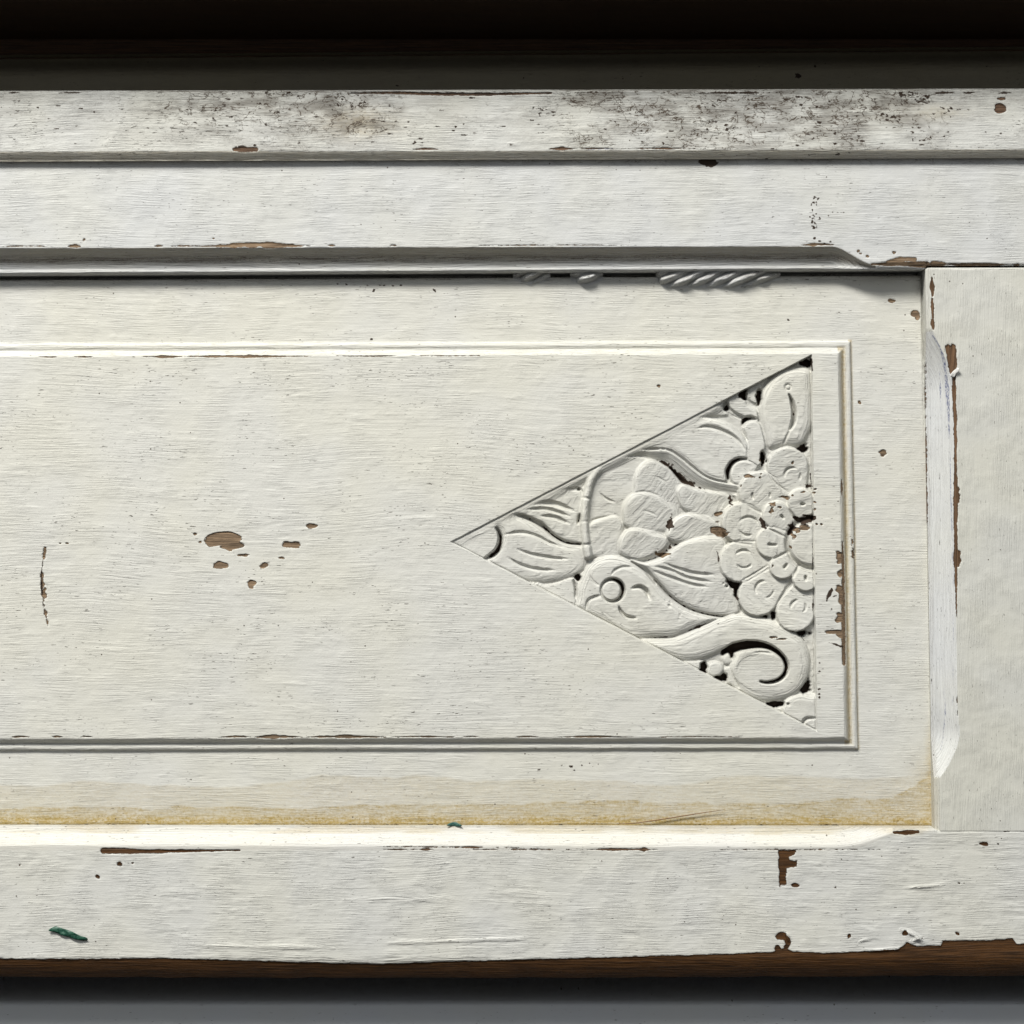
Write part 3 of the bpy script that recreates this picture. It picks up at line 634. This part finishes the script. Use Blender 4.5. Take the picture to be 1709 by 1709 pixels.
for (z, c, r), A in zip(mid, arcs):
    (cx, cy), = zz(z, [c])
    for kq, (a, b) in enumerate(A):
        cut([(cx + r * math.cos(math.radians(q)), cy + r * math.sin(math.radians(q)) * .92) for q in np.linspace(a, b, 7)], 1.9 if kq == 0 else 1.6, 5.0 if kq == 0 else 3.8, lo=.3)
for z, P in (('d', [(800, 435), (900, 380), (1015, 310)]), ('d', [(1045, 640), (1090, 560), (1150, 450)]), ('b', [(850, 1165), (910, 1200), (975, 1235)]), ('b', [(740, 1425), (810, 1440), (890, 1450)]), ('b', [(1000, 925), (1050, 1000), (1160, 1080)])):
    cut(zz(z, P), 1.2, 3.5, lo=.6)
for z, c, r in (('b', (1245, 1150), 24), ('b', (1065, 1240), 24), ('d', (1275, 400), 24), ('d', (1110, 320), 23), ('b', (1030, 1435), 27)):
    petal(z, c, r, -2.0, toward=(1362, 905), R=4, drop=4.0, tl=.12)
for z, P in (('b', [(1010, 1450), (1062, 1452)]), ('d', [(1120, 333), (1140, 308)]), ('d', [(1273, 400), (1273, 425)]), ('b', [(1100, 1245), (1115, 1260)]), ('b', [(1245, 1160), (1265, 1160)])):
    cut(zz(z, P), [2.4, 1.2], 8, lo=.8)
for z, P in (('d', [(1150, 215), (1090, 245), (1020, 285)]), ('d', [(1235, 305), (1205, 360), (1180, 410)]), ('b', [(1145, 1185), (1200, 1260), (1250, 1300)]), ('b', [(985, 1330), (1060, 1360), (1140, 1400)])):
    cut(zz(z, P), 1.5, 5, lo=.6)
cc2 = zz('b', [(1325, 1440)])[0]
rr = np.hypot(cX - cc2[0], cY - cc2[1])
C -= 8 * np.exp(-((rr - 43) / 3.2) ** 2) * (rr > 38)
put([(cc2[0] + 40 * math.cos(a), cc2[1] + 38 * math.sin(a)) for a in np.linspace(0, 2 * math.pi, 20, endpoint=False)], -1.5, 11, 10, 5)
# deep holes beside the forms (R, in px)
for z, x, y, rx, ry in (('b', 700, 455, 5, 9), ('b', 825, 370, 7, 8), ('b', 940, 385, 5, 12), ('b', 1285, 145, 11, 6), ('b', 1255, 760, 10, 6), ('d', 545, 1045, 6, 7), ('d', 530, 1090, 9, 5), ('d', 630, 1135, 10, 4.5), ('d', 690, 1125, 6, 6), ('d', 750, 940, 7, 9),
                        ('d', 765, 445, 14, 8), ('d', 785, 510, 4, 12), ('d', 1225, 805, 16, 5), ('d', 965, 685, 14, 3), ('d', 1045, 680, 4, 8), ('d', 1270, 1190, 10, 11), ('d', 1060, 1315, 16, 5), ('d', 1005, 290, 4, 5), ('c', 1065, 880, 6, 6), ('b', 965, 830, 3.5, 11), ('b', 1000, 860, 2, 6)):
    (px_, py_), = zz(z, [(x, y)]); e = np.hypot((cX - px_) / rx, (cY - py_) / ry); hole = FLOOR + 2
    a = sst(1.15, .8, e + 1.3 * (fbm(cX / 5, cY / 5, 15, 3) - .5)); protect = np.isin(Lb, [k_ for k_, v_ in KIND.items() if v_ in (FLOWER, SCROLL)])
    C[:] = np.where(protect, C, C * (1 - a) + np.minimum(C, hole) * a)
# fine hand-cut unevenness
C += .55 * (fbm(cX / 9, cY / 7, 33, 3) - .5) + .6 * (fbm(cX / 28, cY / 24, 35, 2) - .5)
def soft(A_, n=2):
    for _ in range(n):
        B = A_.copy(); B[1:-1] = (A_[:-2] + 2 * A_[1:-1] + A_[2:]) / 4; A_ = B.copy(); A_[:, 1:-1] = (B[:, :-2] + 2 * B[:, 1:-1] + B[:, 2:]) / 4
    return A_
C = soft(C, 3)
du_, _ = seg_dist(cX, cY, np.array([TRI[0], TRI[1]])); ww_ = sst(20, 5, du_) * sst(1235, 1190, cX)
C = C * (1 - ww_) + np.maximum(C, -2.3) * ww_
dt = poly_sdf(cX, cY, TRI) + .6 * (fbm(cX / 14, cY / 14, 8, 2) - .5)
C = np.minimum(C, -.9)
edge = sst(0, 2.6, dt); Cf = C * edge - (2.0 - 1.1 * sst(6, 3, du_)) * np.exp(-((dt - 2.0) / 1.2) ** 2) * (dt > -1)
Hc = H[i0:i1, j0:j1]; relc = rel[i0:i1, j0:j1]
Hn = Hc + Cf - relc * .35 * edge
H[i0:i1, j0:j1] = Hn
lab = np.where(s1 > 0, 1, 0)
Lc = np.where(dt > .3, Lb, 1); lab[i0:i1, j0:j1] = np.where(dt > .3, Lb, lab[i0:i1, j0:j1])

# ---- wrinkled paint runs below the rail
env = np.maximum.reduce([np.exp(-((X - 888) / 34) ** 2) * .6, np.exp(-((X - 980) / 26) ** 2) * .8, sst(1090, 1112, X) * sst(1335, 1230, X) ** .8])
ybot = 459 + 17 * env
inw = (Y < ybot) & (env > .25) & (Y > 446)
ph = (X + (Y - 455) * 2.3) / 38.0 + .35 * np.sin(X / 47)
rg = (np.abs(np.sin(np.pi * ph)) ** .7)
rg = rg * (.6 + .6 * fbm(X / 30, Y / 9, 88, 2)); wr = -24 - 9 * (1 - rg) - 14 * sst(16, 0, ybot - Y + 5 * rg)
wr = wr - 11 * sst(.7, .2, env); H = np.where(inw, np.maximum(H, wr), H); lab = np.where(inw, 10, lab)

# ---- wear on the panel
for a in ((370, 902, 31, 13), (384, 908, 20, 8), (484, 910, 14, 6), (476, 906, 6, 3), (517, 878, 9, 4.5), (365, 944, 13, 5), (439, 945, 6, 6), (417, 976, 7.5, 6.5), (403, 927, 9, 2.2), (467, 932, 4.5, 2), (322, 892, 3, 2), (331, 905, 2.4, 1.8), (380, 918, 5, 3),
          (69, 990, 4, 10), (1480, 755, 5, 7), (1493, 499, 6.5, 3.2), (1533, 520, 6, 6), (1537, 527, 4, 4), (107, 907, 3, 1.5), (96, 907, 2, 1.2), (1440, 670, 2.4, 3), (1101, 643, 2.6, 2.4)): w.blob(*a)
w.line([(71, 915), (66, 950), (66, 985), (69, 1010), (73, 1035), (77, 1055)], [1.6, 2.4, 2.8, .8, 2.0, .5], rag=1.8, gaps=.22, freq=.13)
w.line([(67, 935), (64, 970), (69, 1030)], [.4, 1.4, .3], w.grime, rag=1)
for a, b, ww in ((60, 90, .9), (120, 150, 1.0), (235, 300, 2.2), (300, 520, 2.4), (560, 660, 1.1), (700, 800, .5)):
    yy = 594.2 - .003 * (a + b) / 2; w.line([(a, yy), ((a + b) / 2, yy + .4), (b, yy)], [.3, ww, .4], rag=.9)
for a, b, ww in ((15, 45, 1.2), (80, 100, 1.2), (130, 150, 1.0), (360, 420, 1.0), (420, 500, 3.4), (500, 640, 2.2), (640, 760, 1.1), (770, 800, .8), (860, 900, 1.1), (930, 1060, 1.1), (1100, 1240, .5)):
    w.line([(a, 1232.8), ((a + b) / 2, 1231.6), (b, 1232.6)], [.4, ww, .4], rag=.9)
w.line([(1408, 800), (1409, 830)], [.3, 2.0, .3]); w.line([(1409.5, 905), (1411, 960), (1411, 1040), (1412, 1110)], [1.2, 2.6, 3.4, 2.6], rag=.5)
for a in ((1405, 930, 6, 11), (1406, 958, 4, 6), (1405, 985, 7, 8), (1408, 1000, 4, 10), (1406, 1033, 6, 8), (1394, 1055.5, 14, 3.2), (1408, 1060, 6, 7), (1428, 925, 2.2, 10), (1427, 905, 1.5, 6)): w.blob(*a)
w.line([(1386, 1073), (1398, 1077), (1410, 1081)], [.4, 1.8, 1.6], w.grime, rag=.8)
w.line([(1391, 985), (1386, 995), (1383, 1004)], [2, 4.2, 1.5], w.grime, rag=1.0); w.line([(1393, 997), (1398, 995)], [1, 1], w.grime); w.blob(1391, 1018, 1.8, 1.8, w.grime)
for x, y in ((1364, 816), (1363, 838), (1363, 850), (1363, 863), (1366, 875), (1375, 875), (1362, 822), (1371, 1108), (1371, 1122), (1371, 1152), (1371, 1166), (1370, 1160)): w.blob(x, y, 2.2, 1.6, w.grime if y > 1000 else w.chip)
for a in ((955, 1283, 5, 1.8), (938, 1281, 2.5, 1.5), (959, 1289, 2.5, 1.5), (900, 1288, 3, 1.2), (972, 1281, 1.6, 1.4), (985, 1278, 1.6, 1.4), (1000, 1279, 1.4, 1.4), (990, 1283, 1.3, 1.2), (724, 482, 2.6, 3.4), (621, 482, 2.4, 3.2), (617, 564, 2.6, 2.4), (1320, 531, 2.4, 1.8)): w.blob(*a, w.grime, .5)
# yellow damp stain along the bottom and up into the corner
yj = 1381.0 + .0011 * X; up = yj - Y
n1 = fbm(X / 95, Y / 40, 201, 4); n2 = fbm(X / 30, Y / 14, 205, 3)
lim = 24 + 20 * (n1 - .40) + 12 * sst(500, 1000, X) + 40 * np.exp(-((xl(Y) - X) / 45) ** 2) + 6 * (n2 - .5)
lim2 = 62 + 34 * (fbm(X / 160, Y / 60, 207, 4) - .45) + 14 * sst(300, 700, X) + 5 * (n2 - .5)
st = .56 * sst(3.5, -1.5, up - lim) * (.62 + 1.0 * sst(22, 0, up)) * (.75 + .6 * (n2 - .1)) + .25 * sst(2.5, -2.5, up - lim2)
st += .16 * np.exp(-((up - lim) / 2.2) ** 2) * (n2 > .45)
side = xl(Y) - X
st = np.maximum(st, .80 * sst(30, 2, side + 10 * (n2 - .5) + .12 * np.maximum(up - 30, 0)) * sst(250, 60, up))
st = np.maximum(st, .36 * sst(60, 10, side + 30 * (n1 - .5)) * sst(160, 60, up))
w.stain = np.clip(np.where(up > -6, st, .3), 0, 1)
w.stain = np.maximum(w.stain, .62 * np.exp(-((s1 - .3) / 1.6) ** 2) * (sx < 6) * sst(-4, 2, sb) * (.6 + .7 * n1))
w.stain = np.maximum(w.stain, .75 * np.exp(-((s1 - 13.5) / 4.0) ** 2) * (sx < 24) * sst(0, 10, sb) * sst(0, 14, sa))
w.grime = np.maximum(w.grime, np.clip(1.8 * (fbm(X / 14, Y / 6, 211, 3) - .1) * sst(7, 0, up) * 3.0 - 3.2 - 4 * sst(5, 12, up), -6, 3) * (X < 1556) - 6 * (X >= 1556))
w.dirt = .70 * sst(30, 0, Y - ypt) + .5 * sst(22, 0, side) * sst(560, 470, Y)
for x in (560, 575, 600, 612, 640, 655, 668, 632): w.blob(x, 470 + (x % 7), 2.4, 1.4, w.grime, .6)
# in the carving
def cw_(z, x, y, rx, ry, f=None, rag=.8):
    (a, b), = zz(z, [(x, y)]); w.blob(a, b, rx, ry, f, rag)
G_ = w.grime
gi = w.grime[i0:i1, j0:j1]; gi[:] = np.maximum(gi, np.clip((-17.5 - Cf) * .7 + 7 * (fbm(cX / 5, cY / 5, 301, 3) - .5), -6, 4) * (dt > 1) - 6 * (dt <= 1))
for a in (('b', 660, 1225, 6, 7), ('b', 735, 1130, 3, 10), ('b', 655, 1340, 9, 10), ('b', 300, 1300, 4, 13), ('b', 240, 1515, 13, 5), ('b', 960, 1310, 7, 9), ('b', 1125, 1110, 9, 2.6), ('b', 1265, 1270, 13, 8), ('b', 1170, 1340, 6, 9), ('b', 1290, 1025, 6, 4), ('b', 1030, 1165, 5, 3), ('b', 965, 840, 3, 12), ('b', 655, 1385, 8, 3)):
    cw_(*a, G_ if a[1] in (735, 300, 1265, 1170, 1290, 960) else None)
for a in (('e', 630, 125, 6, 3.5), ('e', 800, 92, 1.6, 1.4), ('e', 775, 143, 2.2, 1.4), ('e', 513, 258, 1.5, 2.6), ('e', 945, 620, 3, 6), ('e', 1065, 570, 3.5, 2), ('e', 1250, 400, 2.4, 1.8), ('e', 1390, 350, 4, 1.4),
          ('e', 1240, 970, 4, 6), ('e', 1300, 890, 7, 3.4), ('e', 1420, 860, 8, 4), ('e', 1230, 1130, 3.4, 4.6), ('e', 965, 1410, 1.6, 2.4), ('d', 690, 1130, 5, 4), ('d', 1040, 835, 6, 1.6), ('d', 1100, 845, 6, 1.8), ('b', 1182, 865, 2, 4)): cw_(*a)
for P, ww in (([(700, 400), (760, 480), (770, 520), (810, 620)], 2.2), ([(400, 800), (480, 770), (600, 720)], 1.8), ([(180, 836), (300, 832)], 1.2), ([(1100, 770), (1200, 800), (1270, 860)], 1.6), ([(1320, 150), (1325, 420)], 1.1), ([(630, 200), (650, 270), (640, 330)], 1.6), ([(1330, 560), (1325, 640)], 1.3)):
    w.line(zz('d', P), [.4, ww, .4], G_, rag=1.3, gaps=.12, freq=.15)
w.line(zz('b', [(1315, 120), (1320, 200)]), 1.5, G_, rag=1); w.line(zz('b', [(1310, 940), (1318, 1050)]), 1.2, G_, rag=1.2, gaps=.1)
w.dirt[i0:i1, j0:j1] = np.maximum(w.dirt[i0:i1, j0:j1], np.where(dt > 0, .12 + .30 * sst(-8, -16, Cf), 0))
H = H + w.relief()
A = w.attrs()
KN = {2: 'carved_recess', 3: 'carved_leaf', 4: 'flower_petal', 5: 'carved_scroll', 6: 'carved_band', 7: 'carved_berry', 8: 'carved_stem', 9: 'carved_rosette', 10: 'paint_wrinkle', 11: 'flower_centre'}
names = {0: 'panel', 1: 'raised_field', 10: 'paint_wrinkle'}; mats = {0: M_panel, 10: M_rail}
cells = lab[:-1, :-1].copy()
for k_ in list(KIND):
    if (cells == k_).sum() < 90: cells[cells == k_] = 2
def islands(val, kind, keep=60):
    # separate pieces of one label become parts of their own; crumbs join the recess
    todo = set(map(tuple, np.argwhere(cells == val))); comps = []
    while todo:
        st0 = todo.pop(); comp = [st0]; q_ = [st0]
        while q_:
            a, b = q_.pop()
            for n_ in ((a + 1, b), (a - 1, b), (a, b + 1), (a, b - 1)):
                if n_ in todo: todo.remove(n_); comp.append(n_); q_.append(n_)
        comps.append(comp)
    comps.sort(key=len, reverse=True)
    for ci, comp in enumerate(comps):
        ar = np.array(comp)
        if ci == 0: continue
        if len(comp) < keep:
            a, b = ar[0]; nb = [cells[a2, b2] for a2, b2 in ((ar[:, 0].min() - 1, b), (a, ar[:, 1].min() - 1), (ar[:, 0].max() + 1, b)) if cells[a2, b2] != val]
            cells[ar[:, 0], ar[:, 1]] = nb[0] if nb else val; continue
        cells[ar[:, 0], ar[:, 1]] = new_id(kind)
for k_ in [k for k in list(KIND) if (cells == k).any()] : islands(k_, KIND[k_])
islands(2, 2); islands(10, 10, 30)
names[2] = 'carved_recess'; mats[2] = M_carve
for k_, v_ in KIND.items(): names[k_] = KN[v_]; mats[k_] = M_rail if v_ == 10 else M_carve
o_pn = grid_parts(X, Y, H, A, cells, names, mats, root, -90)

# ================================================================== plain boards: table top, recess board, plinth
def box(name, x0, x1, y0, y1, h0, h1, mat, bev=2.0):
    """a bevelled board: picture-pixel x and y (world = centred), h = towards the viewer"""
    b = bev
    ring = lambda e, h: [(x0 + e, y0 + e, h), (x1 - e, y0 + e, h), (x1 - e, y1 - e, h), (x0 + e, y1 - e, h)]
    R = [ring(b, h0), ring(0, h0 + b), ring(0, h1 - b), ring(b * .4, h1 - b * .35), ring(b, h1)]
    V = np.array([p for r in R for p in r], float); V = world_xyz(V[:, 0], V[:, 1], V[:, 2]); F = []
    for k in range(len(R) - 1):
        for i in range(4):
            j = (i + 1) % 4; F.append((4 * k + i, 4 * k + j, 4 * k + 4 + j, 4 * k + 4 + i))
    F.append((0, 3, 2, 1)); n = 4 * (len(R) - 1); F.append((n, n + 1, n + 2, n + 3))
    o = mesh_obj(name, V, F, mat, root, smooth=np.zeros(len(F), bool))
    return o
DP = D / S
def at_depth(y, h):          # height on a plane h px in front of the reference plane
    return CZ + (y - CZ) * (DP - h) / DP
tt_ = box('table_top', -1200, 2800, -190, at_depth(52, -250), -420, 130, M_wood, 3)
# recess board with a little relief
hB = -250.0
X, Y = board_grid(spacing((-1200, 2800, 5)), lambda x: at_depth(83 - 13 * np.asarray(x) / 1709., hB), lambda x: at_depth(190, hB) + 0 * x, 60)
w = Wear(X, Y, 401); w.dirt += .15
H = hB + paint_relief(X, Y, 410, amp=1) - 14 * sst(6, 0, Y - Y[:1, :]) - 70 * sst(60, 0, Y - Y[:1, :]) ** 2
for x, y, r in ((1331, 126, 5), (1306, 128, 2), (1250, 111, 2), (663, 143, 2.5), (874, 130, 2), (1360, 109, 3)): w.blob(CX + (x - CX) * 1.058, at_depth(y, hB), r, r, w.grime)
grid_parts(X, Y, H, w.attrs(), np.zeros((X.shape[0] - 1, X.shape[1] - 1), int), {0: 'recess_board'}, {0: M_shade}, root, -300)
box('back_board', -1200, 2800, -150, at_depth(1900, -330), -360, -330, M_wood, 2)
hP = -86.0
X, Y = board_grid(spacing((-1100, 2700, 5)), lambda x: 1600 + 0 * x, lambda x: 1980 + 0 * x, 100)
w = Wear(X, Y, 431); H = hP - 340 * sst(1694, 1652, Y) + paint_relief(X, Y, 433, amp=.5)
rng = np.random.RandomState(2)
for i in range(26): w.blob(rng.rand() * 1709, 1650 + rng.rand() * 70, 1.6, 1.4, w.grime)
grid_parts(X, Y, H, w.attrs(), np.zeros((X.shape[0] - 1, X.shape[1] - 1), int), {0: 'plinth'}, {0: M_plinth}, root, -200)

# ================================================================== small loose things
def thing(name, label, cat, loc):
    o = bpy.data.objects.new(name, None); scene.collection.objects.link(o); o.location = loc; o['label'] = label; o['category'] = cat; return o
def sheet(name, outline, hfun, thick, mat, n_in=3):
    P = catmull(outline, True, 3); c = P.mean(0); V = []; F = []; N = len(P); rings = [1.0, .7, .35]
    for side in (0, 1):
        for r in rings:
            for p in P:
                q = c + (p - c) * r; V.append((q[0], q[1], hfun(q[0], q[1]) + (thick * (.4 + .6 * (1 - r)) if side else 0)))
        V.append((c[0], c[1], hfun(*c) + (thick if side else 0)))
    st_ = len(rings) * N + 1
    T = []
    for side in (0, 1):
        b = side * st_
        for k in range(len(rings) - 1):
            for i in range(N):
                j = (i + 1) % N; f = (b + k * N + i, b + k * N + j, b + (k + 1) * N + j, b + (k + 1) * N + i)
                a_, b_, c_, d_ = f; T += [(a_, b_, c_), (a_, c_, d_)] if not side else [(c_, b_, a_), (d_, c_, a_)]
        for i in range(N):
            j = (i + 1) % N; f = (b + (len(rings) - 1) * N + i, b + (len(rings) - 1) * N + j, b + len(rings) * N); T.append(f if not side else f[::-1])
    for i in range(N):
        j = (i + 1) % N; T += [(i, st_ + i, st_ + j), (i, st_ + j, j)]
    V = np.array(V); W = world_xyz(V[:, 0], V[:, 1], V[:, 2]); c3 = W.mean(0)
    o = mesh_obj(name, W - c3, T, mat); o.location = c3
    return o
M_leaf = plain_material('dark_green_leaf', (.006, .055, .035), (.04, .13, .085), .25, .45)
M_leaf2 = plain_material('teal_leaf', (.01, .07, .06), (.05, .14, .11), .3, .5)
M_fibre = plain_material('dry_brown_fibre', (.16, .09, .04), (.26, .15, .07), .2, .6)
M_flake = plain_material('white_paint_flake', (.74, .74, .71), (.66, .66, .64), .2, .5)
q = lambda pts, ox, oy, k: [(ox + x / k, oy + y / k) for x, y in pts]
o = sheet('leaf_scrap', q([(232, 1262), (262, 1244), (285, 1248), (320, 1260), (345, 1268), (380, 1287), (405, 1293), (418, 1302), (412, 1312), (370, 1307), (310, 1290), (262, 1272)], 0, 1109, 2.848),
          lambda x, y: 1.2 + 2.4 * abs(math.sin((x * .3 + y * 1.0) * .22)), 1.4, M_leaf)
o['label'] = 'dark green dry leaf scrap stuck low on the bottom rail at the left'; o['category'] = 'leaf scrap'
o = sheet('leaf_scrap', q([(413, 772), (425, 762), (450, 756), (470, 762), (486, 772), (470, 778), (440, 777)], 600, 1109, 2.848), lambda x, y: -24 + .4 * abs(x - 757), 2.0, M_leaf2)
o['label'] = 'tiny teal leaf scrap caught in the joint under the yellow stain'; o['category'] = 'leaf scrap'
# fibre
Pf = catmull([(1030, 1379, -30), (1062, 1377.5, -33), (1110, 1371, -35), (1160, 1363, -35), (1212, 1355, -34)], False, 8)
V = []; F = []
for i, p in enumerate(Pf):
    r = .75 * math.sin(math.pi * (i + .7) / (len(Pf) + .4)) + .25
    for k in range(6):
        a = k * math.pi / 3; V.append((p[0], p[1] + r * math.cos(a), p[2] + r * math.sin(a)))
for i in range(len(Pf) - 1):
    for k in range(6):
        F.append((i * 6 + k, i * 6 + (k + 1) % 6, i * 6 + 6 + (k + 1) % 6, i * 6 + 6 + k))
V = np.array(V); W = world_xyz(V[:, 0], V[:, 1], V[:, 2]); c3 = W.mean(0)
o = mesh_obj('plant_fibre', W - c3, F, M_fibre); o.location = c3
o['label'] = 'thin brown dry fibre lying across the yellow stain above the bottom rail'; o['category'] = 'fibre'
# curled paint flake on the stile
o = sheet('paint_flake', [(1586, 625), (1592, 618), (1599, 614), (1600, 619), (1595, 624), (1592, 630), (1586, 629)], lambda x, y: 1.0 + .45 * abs(x - 1591), 1.2, M_flake)
wl = o.location.copy(); o.parent = o_st[0]; o.location = wl
